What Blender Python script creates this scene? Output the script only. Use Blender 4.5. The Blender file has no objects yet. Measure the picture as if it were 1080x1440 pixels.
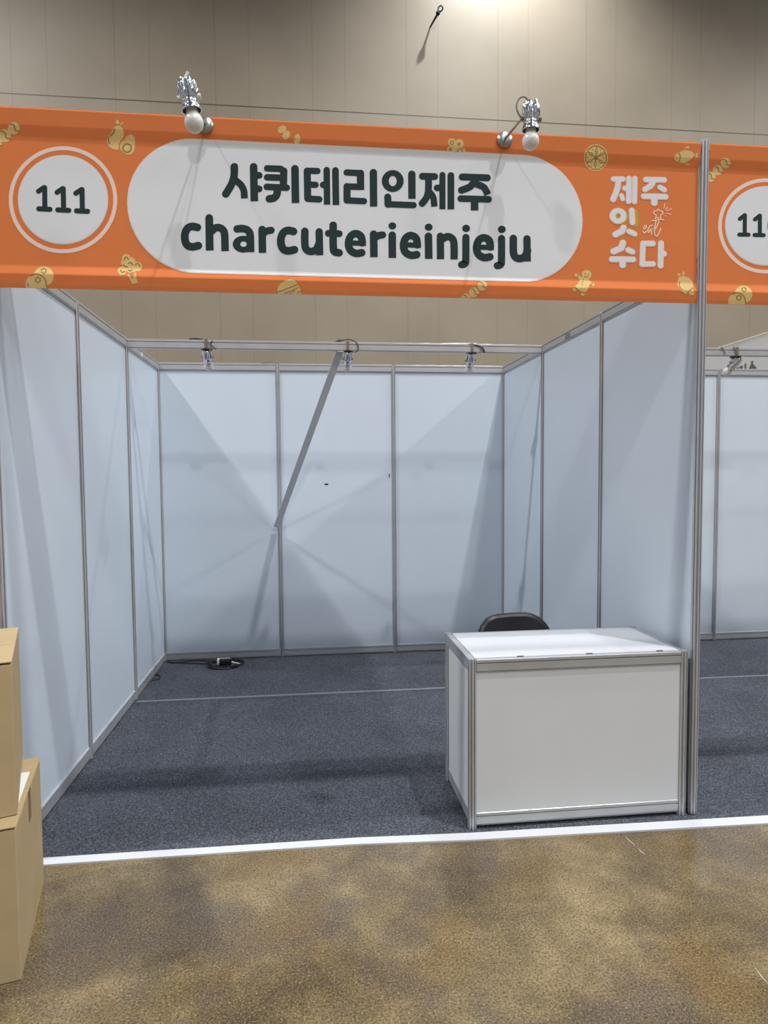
import bpy, bmesh, math, random
from mathutils import Vector, Matrix, Euler
random.seed(7)
PI = math.pi
S = bpy.context.scene
C = S.collection

# ------------------------------------------------------------------ camera
cam_d = bpy.data.cameras.new('camera')
cam = bpy.data.objects.new('camera', cam_d)
C.objects.link(cam)
CAM = Vector((1.2395, -2.8355, 1.5904))
ROT = Euler((1.51589, 0.00769, -0.11492), 'XYZ')
FPX = 935.41
cam.location = CAM
cam.rotation_euler = ROT
cam_d.sensor_width = 36
cam_d.sensor_fit = 'AUTO'
cam_d.lens = FPX / 1440 * 36
cam_d.clip_start = 0.05
cam_d.clip_end = 200
S.camera = cam

# ------------------------------------------------------------------ world, lights, exposure
world = bpy.data.worlds.new('hall')
S.world = world
world.use_nodes = True
wt = world.node_tree
bg = wt.nodes['Background']
# the hall around the booths: a grey room under a darker ceiling, with bright rows added for contrast in chrome reflections
tc = wt.nodes.new('ShaderNodeTexCoord')
sx = wt.nodes.new('ShaderNodeSeparateXYZ')
wt.links.new(tc.outputs['Generated'], sx.inputs[0])


def wmath(op, a, b):
    n = wt.nodes.new('ShaderNodeMath')
    n.operation = op
    for i, v in enumerate((a, b)):
        if isinstance(v, (int, float)):
            n.inputs[i].default_value = v
        else:
            wt.links.new(v, n.inputs[i])
    return n.outputs[0]


el = wmath('MAXIMUM', sx.outputs['Z'], 0.12)
cu = wmath('DIVIDE', sx.outputs['X'], el)
row = wmath('SINE', wmath('MULTIPLY', cu, 2.3), 0.0)
rp = wt.nodes.new('ShaderNodeValToRGB')
wt.links.new(wmath('MULTIPLY_ADD', row, 0.5), rp.inputs[0])
rp.inputs[0].links[0].from_node.inputs[2].default_value = 0.5
rp.color_ramp.elements[0].position = 0.55
rp.color_ramp.elements[0].color = (0.30, 0.325, 0.36, 1)
rp.color_ramp.elements[1].position = 0.80
rp.color_ramp.elements[1].color = (1.35, 1.42, 1.50, 1)
wt.links.new(rp.outputs[0], bg.inputs['Color'])
bg.inputs['Strength'].default_value = 0.66


def lamp(name, loc, power, radius, col=(1.0, 0.98, 0.96)):
    """a shaded high-bay lamp: a downward cone from under the hall ceiling"""
    d = bpy.data.lights.new(name, 'SPOT')
    d.energy = power
    d.spot_size = math.radians(138)
    d.spot_blend = 0.35
    d.shadow_soft_size = radius
    d.color = col
    o = bpy.data.objects.new(name, d)
    o.location = loc
    C.objects.link(o)
    return o


# the hall's high-bay lamps, in their ceiling grid about 14 m up
for loc_, pow_, rad_ in (((5.3, -2.8, 14.2), 7200, 0.16), ((-7.9, -0.8, 14.0), 8400, 0.25), ((16.4, -0.8, 14.0), 7200, 0.25),
                         ((-7.6, -11.5, 14.0), 3400, 0.45), ((16.8, -11.5, 14.0), 4000, 0.45), ((4.8, -6.8, 14.0), 1300, 0.25), ((4.6, -13.0, 14.0), 3500, 0.25)):
    lamp('highbay_lamp', loc_, pow_, rad_)
# downlight high on the far wall
dl = bpy.data.lights.new('wall_downlight', 'SPOT')
dl.energy = 3600
dl.spot_size = math.radians(120)
dl.spot_blend = 1.0
dl.shadow_soft_size = 0.06
dl.color = (0.94, 0.97, 1.0)
dlo = bpy.data.objects.new('wall_downlight', dl)
dlo.location = (4.55, 6.85, 11.4)
dlo.rotation_euler = (math.radians(8), 0, 0)
C.objects.link(dlo)

S.view_settings.view_transform = 'Standard'
S.view_settings.look = 'None'
S.view_settings.exposure = -0.98
S.view_settings.gamma = 1.0
S.view_settings.use_curve_mapping = False


# ------------------------------------------------------------------ helpers
def lin(c):
    return tuple((v / 255 / 12.92 if v / 255 <= 0.04045 else ((v / 255 + 0.055) / 1.055) ** 2.4) for v in c) + (1,)


def mat(name, col, rough=0.5, metal=0.0, spec=0.5, coat=0.0, bump=None, vary=None):
    """col linear rgb; vary=(scale, amount); bump=(scale, strength, distance)"""
    m = bpy.data.materials.new(name)
    m.use_nodes = True
    nt = m.node_tree
    b = nt.nodes['Principled BSDF']
    col = tuple(col[:3]) + (1,)
    b.inputs['Base Color'].default_value = col
    b.inputs['Roughness'].default_value = rough
    b.inputs['Metallic'].default_value = metal
    b.inputs['Specular IOR Level'].default_value = spec
    b.inputs['Coat Weight'].default_value = coat
    tcn = nt.nodes.new('ShaderNodeTexCoord')
    if vary:
        n = nt.nodes.new('ShaderNodeTexNoise')
        n.inputs['Scale'].default_value = vary[0]
        n.inputs['Detail'].default_value = 4
        nt.links.new(tcn.outputs['Object'], n.inputs['Vector'])
        r = nt.nodes.new('ShaderNodeValToRGB')
        a = vary[1]
        r.color_ramp.elements[0].position = 0.3
        r.color_ramp.elements[1].position = 0.7
        r.color_ramp.elements[0].color = tuple(c * (1 - a) for c in col[:3]) + (1,)
        r.color_ramp.elements[1].color = tuple(min(1, c * (1 + a)) for c in col[:3]) + (1,)
        nt.links.new(n.outputs['Fac'], r.inputs[0])
        nt.links.new(r.outputs[0], b.inputs['Base Color'])
    if bump:
        n = nt.nodes.new('ShaderNodeTexNoise')
        n.inputs['Scale'].default_value = bump[0]
        n.inputs['Detail'].default_value = 3
        nt.links.new(tcn.outputs['Object'], n.inputs['Vector'])
        bp = nt.nodes.new('ShaderNodeBump')
        bp.inputs['Strength'].default_value = bump[1]
        bp.inputs['Distance'].default_value = bump[2]
        nt.links.new(n.outputs['Fac'], bp.inputs['Height'])
        nt.links.new(bp.outputs[0], b.inputs['Normal'])
    return m


M = {}
M['panel'] = mat('white_laminate', (0.61, 0.685, 0.775), 0.36, bump=(3.0, 0.05, 0.02), vary=(1.3, 0.03))
M['panel_counter'] = mat('white_counter_laminate', (0.715, 0.74, 0.77), 0.4, vary=(2.0, 0.02))
M['worktop'] = mat('white_worktop', (0.74, 0.77, 0.82), 0.3)
M['alu'] = mat('anodised_aluminium', (0.55, 0.568, 0.59), 0.36, metal=0.5, vary=(6.0, 0.06))
M['alu_dark'] = mat('aluminium_groove', (0.10, 0.11, 0.12), 0.5, metal=0.3)
M['orange'] = mat('orange_fabric', lin((230, 132, 78)), 0.85, spec=0.15, bump=(5.0, 0.12, 0.02))
M['white_print'] = mat('white_fabric_print', (0.80, 0.825, 0.865), 0.8, spec=0.15, bump=(4.0, 0.06, 0.02))
M['cream_print'] = mat('cream_print', lin((246, 222, 208)), 0.8, spec=0.15)
M['dark_print'] = mat('dark_green_grey_print', lin((44, 60, 62)), 0.75, spec=0.15)
M['peach_print'] = mat('peach_print', lin((255, 222, 200)), 0.8, spec=0.15)
M['logo_print'] = mat('logo_white_print', lin((236, 232, 236)), 0.8, spec=0.15)
M['yellow_print'] = mat('yellow_print', lin((200, 176, 56)), 0.8, spec=0.15)
M['gold_print'] = mat('gold_print', lin((232, 200, 136)), 0.8, spec=0.15)
M['line_print'] = mat('brown_line_print', lin((164, 124, 70)), 0.8, spec=0.15)
M['card'] = mat('cardboard', lin((184, 163, 126)), 0.8, spec=0.2, vary=(7.0, 0.05), bump=(60, 0.05, 0.002))
M['card_tape'] = mat('brown_tape', lin((140, 115, 78)), 0.4)
M['paper'] = mat('paper', (0.82, 0.83, 0.85), 0.7)
M['chrome'] = mat('chrome', (0.82, 0.82, 0.83), 0.08, metal=1.0)
M['steel'] = mat('brushed_steel', (0.42, 0.42, 0.40), 0.3, metal=0.9)
M['bulb'] = mat('frosted_bulb', (0.80, 0.80, 0.77), 0.25, coat=0.3)
M['black'] = mat('black_plastic', (0.012, 0.012, 0.014), 0.4)
M['blackvinyl'] = mat('black_vinyl', (0.02, 0.022, 0.027), 0.38, bump=(160, 0.15, 0.002))
M['greycable'] = mat('grey_cable', (0.16, 0.155, 0.14), 0.5)
M['brown'] = mat('brown_tape_bundle', (0.05, 0.035, 0.028), 0.5)
M['white_tape'] = mat('white_tape', (0.64, 0.67, 0.71), 0.45, vary=(4, 0.04))
M['grey_tape'] = mat('grey_tape', lin((122, 126, 132)), 0.6, vary=(9, 0.08))
M['brace'] = mat('grey_painted_bar', lin((206, 211, 217)), 0.5)
M['dark'] = mat('dark_iron', (0.012, 0.016, 0.016), 0.4, metal=0.3)
M['beige_trim'] = mat('cream_trim', (0.8, 0.78, 0.68), 0.5)
M['socket_white'] = mat('white_plastic', (0.75, 0.75, 0.74), 0.4)


def nd(nt, t, **kw):
    n = nt.nodes.new(t)
    for k, v in kw.items():
        n.inputs[k].default_value = v
    return n


def mth(nt, op, a, b=None, c=None):
    n = nt.nodes.new('ShaderNodeMath')
    n.operation = op
    for i, v in enumerate((a, b, c)):
        if v is None:
            continue
        if isinstance(v, (int, float)):
            n.inputs[i].default_value = v
        else:
            nt.links.new(v, n.inputs[i])
    return n.outputs[0]


def ramp(nt, fac, stops):
    r = nt.nodes.new('ShaderNodeValToRGB')
    e = r.color_ramp.elements
    while len(e) > len(stops):
        e.remove(e[-1])
    while len(e) < len(stops):
        e.new(1)
    for el, (p, c) in zip(e, stops):
        el.position = p
        el.color = c
    nt.links.new(fac, r.inputs[0])
    return r.outputs[0]


def mixc(nt, fac, a, b, mode='MIX'):
    n = nt.nodes.new('ShaderNodeMix')
    n.data_type = 'RGBA'
    n.blend_type = mode
    for sock, v in ((n.inputs[0], fac), (n.inputs[6], a), (n.inputs[7], b)):
        if isinstance(v, (int, float)):
            sock.default_value = v
        elif isinstance(v, tuple):
            sock.default_value = v
        else:
            nt.links.new(v, sock)
    return n.outputs[2]


def floor_material():
    m = bpy.data.materials.new('polished_concrete')
    m.use_nodes = True
    nt = m.node_tree
    b = nt.nodes['Principled BSDF']
    tcn = nt.nodes.new('ShaderNodeTexCoord')

    def noise(scale, detail=5, rough=0.6, off=0):
        mp = nt.nodes.new('ShaderNodeMapping')
        mp.inputs['Location'].default_value = (off, off * 1.7, 0)
        nt.links.new(tcn.outputs['Object'], mp.inputs[0])
        n = nd(nt, 'ShaderNodeTexNoise', Scale=scale, Detail=detail, Roughness=rough)
        nt.links.new(mp.outputs[0], n.inputs['Vector'])
        return n.outputs['Fac']
    big = noise(2.6, 8, 0.66, 3.3)
    base = ramp(nt, big, [(0.34, lin((88, 76, 59))), (0.44, lin((110, 95, 69))), (0.53, lin((132, 115, 83))), (0.66, lin((160, 141, 106)))])
    gr = noise(1.9, 4, 0.6, 11.0)
    base = mixc(nt, ramp(nt, gr, [(0.50, (0, 0, 0, 1)), (0.60, (0.7, 0.7, 0.7, 1))]), base, lin((100, 88, 78)))
    oc = noise(2.3, 3, 0.5, 23.0)
    base = mixc(nt, ramp(nt, oc, [(0.52, (0, 0, 0, 1)), (0.66, (0.5, 0.5, 0.5, 1))]), base, lin((124, 99, 54)))
    fine = noise(120, 4, 0.75, 5.0)
    base = mixc(nt, ramp(nt, fine, [(0.38, (0.85, 0.85, 0.85, 1)), (0.53, (0, 0, 0, 1))]), base, lin((58, 46, 34)))
    fine2 = noise(150, 2, 0.6, 9.0)
    base = mixc(nt, ramp(nt, fine2, [(0.56, (0, 0, 0, 1)), (0.68, (0.5, 0.5, 0.5, 1))]), base, lin((188, 170, 128)))
    nt.links.new(base, b.inputs['Base Color'])
    rr = noise(2.6, 3, 0.5, 17.0)
    r = nt.nodes.new('ShaderNodeMapRange')
    r.inputs['To Min'].default_value = 0.05
    r.inputs['To Max'].default_value = 0.24
    nt.links.new(rr, r.inputs[0])
    nt.links.new(r.outputs[0], b.inputs['Roughness'])
    b.inputs['Specular IOR Level'].default_value = 0.55
    bp = nd(nt, 'ShaderNodeBump', Strength=0.04, Distance=0.003)
    nt.links.new(noise(60, 4, 0.7, 2.0), bp.inputs['Height'])
    nt.links.new(bp.outputs[0], b.inputs['Normal'])
    return m


def carpet_material():
    m = bpy.data.materials.new('needle_felt_carpet')
    m.use_nodes = True
    nt = m.node_tree
    b = nt.nodes['Principled BSDF']
    tcn = nt.nodes.new('ShaderNodeTexCoord')
    n = nd(nt, 'ShaderNodeTexNoise', Scale=115, Detail=4, Roughness=0.75)
    nt.links.new(tcn.outputs['Object'], n.inputs['Vector'])
    c = ramp(nt, n.outputs['Fac'], [(0.34, lin((48, 51, 58))), (0.5, lin((78, 82, 91))), (0.66, lin((118, 123, 132)))])
    n2 = nd(nt, 'ShaderNodeTexNoise', Scale=2.2, Detail=3, Roughness=0.5)
    nt.links.new(tcn.outputs['Object'], n2.inputs['Vector'])
    c = mixc(nt, 1.0, c, ramp(nt, n2.outputs['Fac'], [(0.35, (0.86, 0.86, 0.86, 1)), (0.65, (1.06, 1.06, 1.06, 1))]), 'MULTIPLY')
    nt.links.new(c, b.inputs['Base Color'])
    b.inputs['Roughness'].default_value = 0.95
    b.inputs['Specular IOR Level'].default_value = 0.1
    bp = nd(nt, 'ShaderNodeBump', Strength=0.5, Distance=0.004)
    nt.links.new(n.outputs['Fac'], bp.inputs['Height'])
    nt.links.new(bp.outputs[0], b.inputs['Normal'])
    return m


def hall_wall_material():
    m = bpy.data.materials.new('beige_metal_cladding')
    m.use_nodes = True
    nt = m.node_tree
    b = nt.nodes['Principled BSDF']
    tcn = nt.nodes.new('ShaderNodeTexCoord')
    s = nt.nodes.new('ShaderNodeSeparateXYZ')
    nt.links.new(tcn.outputs['Object'], s.inputs[0])
    x, z = s.outputs['X'], s.outputs['Z']

    def seam(v, origin, period, width):
        # distance to the nearest joint of a repeating panel
        t = mth(nt, 'SUBTRACT', v, origin - period * 20 - period / 2)
        t = mth(nt, 'MODULO', t, period)
        t = mth(nt, 'ABSOLUTE', mth(nt, 'SUBTRACT', t, period / 2))
        return mth(nt, 'LESS_THAN', t, width)
    f = mth(nt, 'MAXIMUM', seam(x, 2.90, 1.49, 0.008), seam(x, 3.41, 1.49, 0.006))
    f = mth(nt, 'MULTIPLY', f, 0.22)
    h = seam(z, 7.33, 6.2, 0.009)
    f = mth(nt, 'MAXIMUM', f, h)
    n = nd(nt, 'ShaderNodeTexNoise', Scale=0.9, Detail=3)
    nt.links.new(tcn.outputs['Object'], n.inputs['Vector'])
    base = ramp(nt, n.outputs['Fac'], [(0.3, lin((142, 132, 115))), (0.7, lin((152, 141, 124)))])
    col = mixc(nt, f, base, lin((78, 70, 62)))
    nt.links.new(col, b.inputs['Base Color'])
    b.inputs['Roughness'].default_value = 0.45
    b.inputs['Specular IOR Level'].default_value = 0.35
    return m


M['scratch'] = mat('white_scratch', (0.42, 0.39, 0.33), 0.7)
M['floor'] = floor_material()
M['carpet'] = carpet_material()
M['hall'] = hall_wall_material()


def mesh_obj(name, bm, m, parent=None, smooth=False, loc=None):
    bmesh.ops.recalc_face_normals(bm, faces=bm.faces[:])
    me = bpy.data.meshes.new(name)
    bm.to_mesh(me)
    bm.free()
    if isinstance(m, (list, tuple)):
        for k in m:
            me.materials.append(M[k])
    else:
        me.materials.append(M[m])
    if smooth:
        for p in me.polygons:
            p.use_smooth = True
        try:
            me.set_sharp_from_angle(angle=math.radians(40))
        except Exception:
            pass
    o = bpy.data.objects.new(name, me)
    C.objects.link(o)
    if parent:
        o.parent = parent
    if loc is not None:
        o.location = loc
    return o


def tag(o, label, cat, group=None):
    o['label'] = label
    o['category'] = cat
    if group:
        o['group'] = group
    return o


def thing(name, loc, label, cat, rz=0, group=None):
    o = bpy.data.objects.new(name, None)
    o.empty_display_size = 0.05
    C.objects.link(o)
    o.location = loc
    o.rotation_euler = (0, 0, rz)
    return tag(o, label, cat, group)


def structure(o):
    o['kind'] = 'structure'
    return o


def box(bm, x0, x1, y0, y1, z0, z1, bev=0.0, mi=0):
    vs = [bm.verts.new(p) for p in ((x0, y0, z0), (x1, y0, z0), (x1, y1, z0), (x0, y1, z0),
                                    (x0, y0, z1), (x1, y0, z1), (x1, y1, z1), (x0, y1, z1))]
    fs = [bm.faces.new([vs[i] for i in q]) for q in ((3, 2, 1, 0), (4, 5, 6, 7), (0, 1, 5, 4), (1, 2, 6, 5), (2, 3, 7, 6), (3, 0, 4, 7))]
    for f in fs:
        f.material_index = mi
    if bev > 0:
        es = set(e for f in fs for e in f.edges)
        bmesh.ops.bevel(bm, geom=list(es), offset=bev, segments=2, profile=0.5, affect='EDGES')


def prism(bm, prof, fn0, fn1, mi=0):
    """closed profile (2-D points) swept from fn0 to fn1 (each maps a 2-D point to 3-D)"""
    a = [bm.verts.new(fn0(p)) for p in prof]
    b = [bm.verts.new(fn1(p)) for p in prof]
    n = len(prof)
    for i in range(n):
        bm.faces.new((a[i], a[(i + 1) % n], b[(i + 1) % n], b[i])).material_index = mi
    bm.faces.new(a[::-1]).material_index = mi
    bm.faces.new(b).material_index = mi


def tube(bm, pts, r, n=10, closed=False, mi=0):
    pts = [Vector(p) for p in pts]
    rings = []
    up = None
    N = len(pts)
    for i, p in enumerate(pts):
        if closed:
            d = (pts[(i + 1) % N] - pts[i - 1]).normalized()
        else:
            d = (pts[min(i + 1, N - 1)] - pts[max(i - 1, 0)]).normalized()
        if up is None:
            up = d.orthogonal().normalized()
        else:
            up = (up - d * up.dot(d))
            up = up.normalized() if up.length > 1e-6 else d.orthogonal().normalized()
        s = d.cross(up)
        rr = r[i] if isinstance(r, (list, tuple)) else r
        rings.append([bm.verts.new(p + (up * math.cos(2 * PI * k / n) + s * math.sin(2 * PI * k / n)) * rr) for k in range(n)])
    for i in range(N if closed else N - 1):
        a, b = rings[i], rings[(i + 1) % N]
        for k in range(n):
            bm.faces.new((a[k], a[(k + 1) % n], b[(k + 1) % n], b[k])).material_index = mi
    if not closed:
        bm.faces.new(rings[0][::-1]).material_index = mi
        bm.faces.new(rings[-1]).material_index = mi


def lathe(bm, prof, origin, axis, n=24, mi=0):
    """prof: (radius, height along axis)"""
    axis = Vector(axis).normalized()
    u = axis.orthogonal().normalized()
    v = axis.cross(u)
    o = Vector(origin)
    rings = []
    for r, h in prof:
        if r < 1e-5:
            rings.append([bm.verts.new(o + axis * h)])
        else:
            rings.append([bm.verts.new(o + axis * h + (u * math.cos(2 * PI * k / n) + v * math.sin(2 * PI * k / n)) * r) for k in range(n)])
    for a, b in zip(rings[:-1], rings[1:]):
        for k in range(n):
            q = [a[k % len(a)], a[(k + 1) % len(a)], b[(k + 1) % len(b)], b[k % len(b)]]
            q2 = []
            for w in q:
                if w not in q2:
                    q2.append(w)
            if len(q2) > 2:
                bm.faces.new(q2).material_index = mi
    for r in (rings[0], rings[-1]):
        if len(r) > 2:
            bm.faces.new(r).material_index = mi


def catmull(pts, k=6, closed=False):
    pts = [Vector(p) for p in pts]
    n = len(pts)
    out = []
    for i in range(n if closed else n - 1):
        if closed:
            p0, p1, p2, p3 = pts[i - 1], pts[i], pts[(i + 1) % n], pts[(i + 2) % n]
        else:
            p0, p1, p2, p3 = pts[max(i - 1, 0)], pts[i], pts[i + 1], pts[min(i + 2, n - 1)]
        for j in range(k):
            t = j / k
            out.append(0.5 * ((2 * p1) + (p2 - p0) * t + (2 * p0 - 5 * p1 + 4 * p2 - p3) * t * t + (3 * p1 - p0 - 3 * p2 + p3) * t ** 3))
    if not closed:
        out.append(pts[-1])
    return out


RM = ROT.to_matrix()


def ray(px, py):
    return RM @ Vector(((px - 540) / FPX, -(py - 720) / FPX, -1))


def at(px, py, Y):
    """point of the plane y = Y seen at a pixel of the 1080 x 1440 photograph"""
    d = ray(px, py)
    return CAM + d * ((Y - CAM.y) / d.y)


def atz(px, py, Z):
    d = ray(px, py)
    return CAM + d * ((Z - CAM.z) / d.z)


# ------------------------------------------------------------------ the hall
bm = bmesh.new()
box(bm, -14, 20, -12, 8.0, -0.2, 0)
structure(mesh_obj('floor', bm, 'floor'))
for pts in (((879, 1176), (886, 1183), (893, 1189)), ((897, 1193), (902, 1198), (907, 1202)), ((1062, 1361), (1070, 1372), (1082, 1386))):
    bm = bmesh.new()
    c = [atz(x, y_, 0.0) for x, y_ in pts]
    org = Vector((c[0].x, c[0].y, 0))
    w = (0.0008, 0.0026, 0.0008)
    up = [bm.verts.new((p.x + w_ - org.x, p.y - org.y, 0.0006)) for p, w_ in zip(c, w)]
    dn = [bm.verts.new((p.x - w_ - org.x, p.y - org.y, 0.0006)) for p, w_ in zip(c, w)]
    for i in range(2):
        bm.faces.new((up[i], up[i + 1], dn[i + 1], dn[i]))
    o = mesh_obj('floor_scratch', bm, 'scratch', None, False, org)
    structure(o)
bm = bmesh.new()
box(bm, -14, 20, 8.0, 8.3, 0.0, 13.5)
structure(mesh_obj('wall_back', bm, 'hall'))

# ------------------------------------------------------------------ carpet and tapes
def strip(name, m, quad, z0, z1, label):
    bm = bmesh.new()
    a = [bm.verts.new((x, y, z0)) for x, y in quad]
    b = [bm.verts.new((x, y, z1)) for x, y in quad]
    n = len(quad)
    for i in range(n):
        bm.faces.new((a[i], a[(i + 1) % n], b[(i + 1) % n], b[i]))
    bm.faces.new(a[::-1])
    bm.faces.new(b)
    return tag(mesh_obj(name, bm, m), label, 'tape')


fr = [atz(x, y, 0.007) for x, y in ((62, 1216), (300, 1200), (500, 1187), (664, 1181), (840, 1171), (1080, 1157.5))]
bk = [atz(x, y, 0.007) for x, y in ((1080, 1146.5), (840, 1160.5), (664, 1171), (500, 1178), (300, 1191), (62, 1206))]
fr = [Vector((-0.9, fr[0].y - 0.02, 0))] + fr + [Vector((5.98, fr[-1].y - 0.02, 0))]
bk = [Vector((5.98, bk[0].y - 0.02, 0))] + bk + [Vector((-0.9, bk[-1].y - 0.01, 0))]
bm = bmesh.new()
cp = [Vector((5.98, 3.06)), Vector((-0.9, 3.06))] + [Vector((p.x, p.y + 0.001)) for p in bk[::-1]]
prism(bm, cp, lambda p: (p.x, p.y, 0.0005), lambda p: (p.x, p.y, 0.006))
tag(mesh_obj('carpet', bm, 'carpet'), 'dark blue-grey speckled felt carpet covering the booth floor', 'carpet')
strip('edge_tape', 'white_tape', [(p.x, p.y) for p in fr + bk], 0.0, 0.0075, 'long white tape strip along the front edge of the carpet')
strip('seam_tape', 'grey_tape', [(0.02, 1.945), (2.95, 1.945), (2.95, 1.977), (0.02, 1.977)], 0.0062, 0.0072,
      'grey tape line across the carpet of the booth with the white counter')
strip('seam_tape', 'grey_tape', [(3.05, 1.905), (5.95, 1.895), (5.95, 1.925), (3.05, 1.935)], 0.0062, 0.0072,
      'grey tape line across the carpet of the neighbouring booth at the right')

# ------------------------------------------------------------------ aluminium posts, wall panels, beams
H = 2.545


def post_profile(r=0.0205):
    pts = []
    for k in range(8):
        a0, a1 = (k + 0.0) * PI / 4, (k + 1.0) * PI / 4
        p0 = Vector((math.cos(a0), math.sin(a0))) * r
        p1 = Vector((math.cos(a1), math.sin(a1))) * r
        d = (p1 - p0)
        c = (p0 + p1) / 2
        inn = -c.normalized()
        g = d.normalized() * 0.0032
        pts += [p0 + d * 0.06, c - g, c - g + inn * 0.009, c + g + inn * 0.009, c + g, p1 - d * 0.06]
    return pts


POST = post_profile()


def post_mesh(bm, x, y, z0, z1, rot=-PI / 2):
    R = Matrix.Rotation(rot, 2)
    prof = [R @ p for p in POST]
    prism(bm, prof, lambda p: (x + p.x, y + p.y, z0), lambda p: (x + p.x, y + p.y, z1))


def post(x, y, h, label):
    t = thing('upright_post', (x, y, 0.0), label, 'post', 0, 'aluminium posts of the booths')
    bm = bmesh.new()
    post_mesh(bm, 0, 0, 0.012, h)
    mesh_obj('extrusion', bm, 'alu', t)
    bm = bmesh.new()
    lathe(bm, [(0.017, 0.0065), (0.017, 0.010), (0.009, 0.012), (0.009, 0.016)], (0, 0, 0), (0, 0, 1), 16)
    mesh_obj('levelling_foot', bm, 'alu_dark', t)
    return t


def rail_profile(h=0.065, t=0.013, lip=True):
    # (y, z), grooved on both faces
    g1, g2, d = h * 0.69, h * 0.765, 0.009
    g3, g4 = h * 0.05, h * 0.11
    pts = [(-t + 0.002, 0), (-t, 0.002)]
    pts += [(-t, g3), (-t + min(d, t * 0.7), g3), (-t + min(d, t * 0.7), g4), (-t, g4), (-t, g1), (-t + min(d, t * 0.7), g1), (-t + min(d, t * 0.7), g2), (-t - 0.001, g2), (-t - 0.001, h - 0.002), (-t + 0.002, h)]
    q = [(-y, z) for y, z in pts][::-1]
    return [Vector(p) for p in pts + q]


def rail(bm, L, z, h=0.065, t=0.013):
    prism(bm, rail_profile(h, t), lambda p: (-L / 2, p.x, z + p.y), lambda p: (L / 2, p.x, z + p.y))


def panel(p0, p1, label, group='white wall panels of the booths'):
    a, b = Vector(p0), Vector(p1)
    c = (a + b) / 2
    L = (b - a).length - 0.034
    t = thing('partition_panel', (c.x, c.y, 0), label, 'wall panel', math.atan2(b.y - a.y, b.x - a.x), group)
    bm = bmesh.new()
    box(bm, -L / 2, L / 2, -0.002, 0.002, 0.07, 2.505)
    mesh_obj('panel_sheet', bm, 'panel', t)
    bm = bmesh.new()
    rail(bm, L, 2.490)
    mesh_obj('top_rail', bm, 'alu', t)
    bm = bmesh.new()
    rail(bm, L, 0.016, 0.065, 0.010)
    mesh_obj('bottom_rail', bm, 'alu', t)
    return t


post(0, 0, 3.055, 'tall grooved aluminium post at the front left edge, standing behind the cardboard boxes')
post(3, 0, 3.055, 'tall grooved aluminium post beside the white counter, separating the two orange banners')
post(0, 1, H, 'slim aluminium post in the left booth wall, nearest to the front')
post(0, 2, H, 'slim aluminium post in the left booth wall carrying the left end of the lamp beam')
post(0, 3, H, 'slim aluminium corner post where the left wall meets the back wall of the booth')
post(1, 3, H, 'slim aluminium post in the back wall where the slanting grey bar ends')
post(2, 3, H, 'slim aluminium post in the back wall between its middle and right panels')
post(3, 3, H, 'slim aluminium corner post where the back wall meets the right wall of the booth')
post(3, 2, H, 'slim aluminium post in the right booth wall carrying the right end of the lamp beam')
post(3, 1, H, 'slim aluminium post in the right booth wall, rising behind the white counter')
post(5.045, 3, H, 'slim aluminium post in the back wall of the neighbouring booth at far right')

panel((0, 0), (0, 1), 'white wall panel of the left booth wall nearest the front, behind the cardboard boxes')
panel((0, 1), (0, 2), 'white wall panel in the middle of the left booth wall')
pl = panel((0, 2), (0, 3), 'white wall panel of the left booth wall farthest back, with a white sticker on its top rail')
panel((0, 3), (1, 3), 'white wall panel at the left end of the back wall, above the coiled black cord')
panel((1, 3), (2, 3), 'white wall panel in the middle of the back wall')
panel((2, 3), (3, 3), 'white wall panel at the right end of the back wall, behind the white counter')
panel((3, 3), (3, 2), 'white wall panel of the right booth wall nearest the back corner')
pr = panel((3, 2), (3, 1), 'white wall panel in the middle of the right booth wall, grey sticker on its top rail')
panel((3, 1), (3, 0), 'white wall panel of the right booth wall nearest the front, directly behind the counter')
panel((3.99, 3), (5.045, 3), 'white wall panel of the neighbouring back wall, thin strip left of its post')
panel((5.045, 3), (6.0, 3), 'white wall panel of the neighbouring back wall, right of its post at the photo edge')

bm = bmesh.new()
box(bm, -0.104, -0.07 + 0.0, -0.0155, -0.0138, 2.500, 2.532)
o = mesh_obj('sticker', bm, 'paper', pl)
o['label'] = 'small white sticker on the top rail'
bm = bmesh.new()
box(bm, -0.05, 0.03, -0.0155, -0.0138, 2.500, 2.530)
o = mesh_obj('sticker', bm, 'grey_tape', pr)
o['label'] = 'grey worn sticker on the top rail'


def beam(x0, x1, y, label):
    t = thing('cross_beam', ((x0 + x1) / 2, y, 0), label, 'beam', 0, 'cross beams with lamps')
    L = x1 - x0 - 0.034
    bm = bmesh.new()
    rail(bm, L, 2.483, 0.064, 0.014)
    mesh_obj('extrusion', bm, 'alu', t)
    for s in (-1, 1):
        bm = bmesh.new()
        box(bm, s * L / 2 - 0.006, s * L / 2 + 0.006, -0.012, 0.012, 2.486, 2.544)
        mesh_obj('end_lock', bm, 'alu_dark', t)
    return t


beam(0, 3, 2, 'long aluminium cross beam spanning the booth and carrying three lamps')
beam(3, 6, 2, 'aluminium cross beam of the neighbouring booth carrying one lamp at far right')

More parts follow.
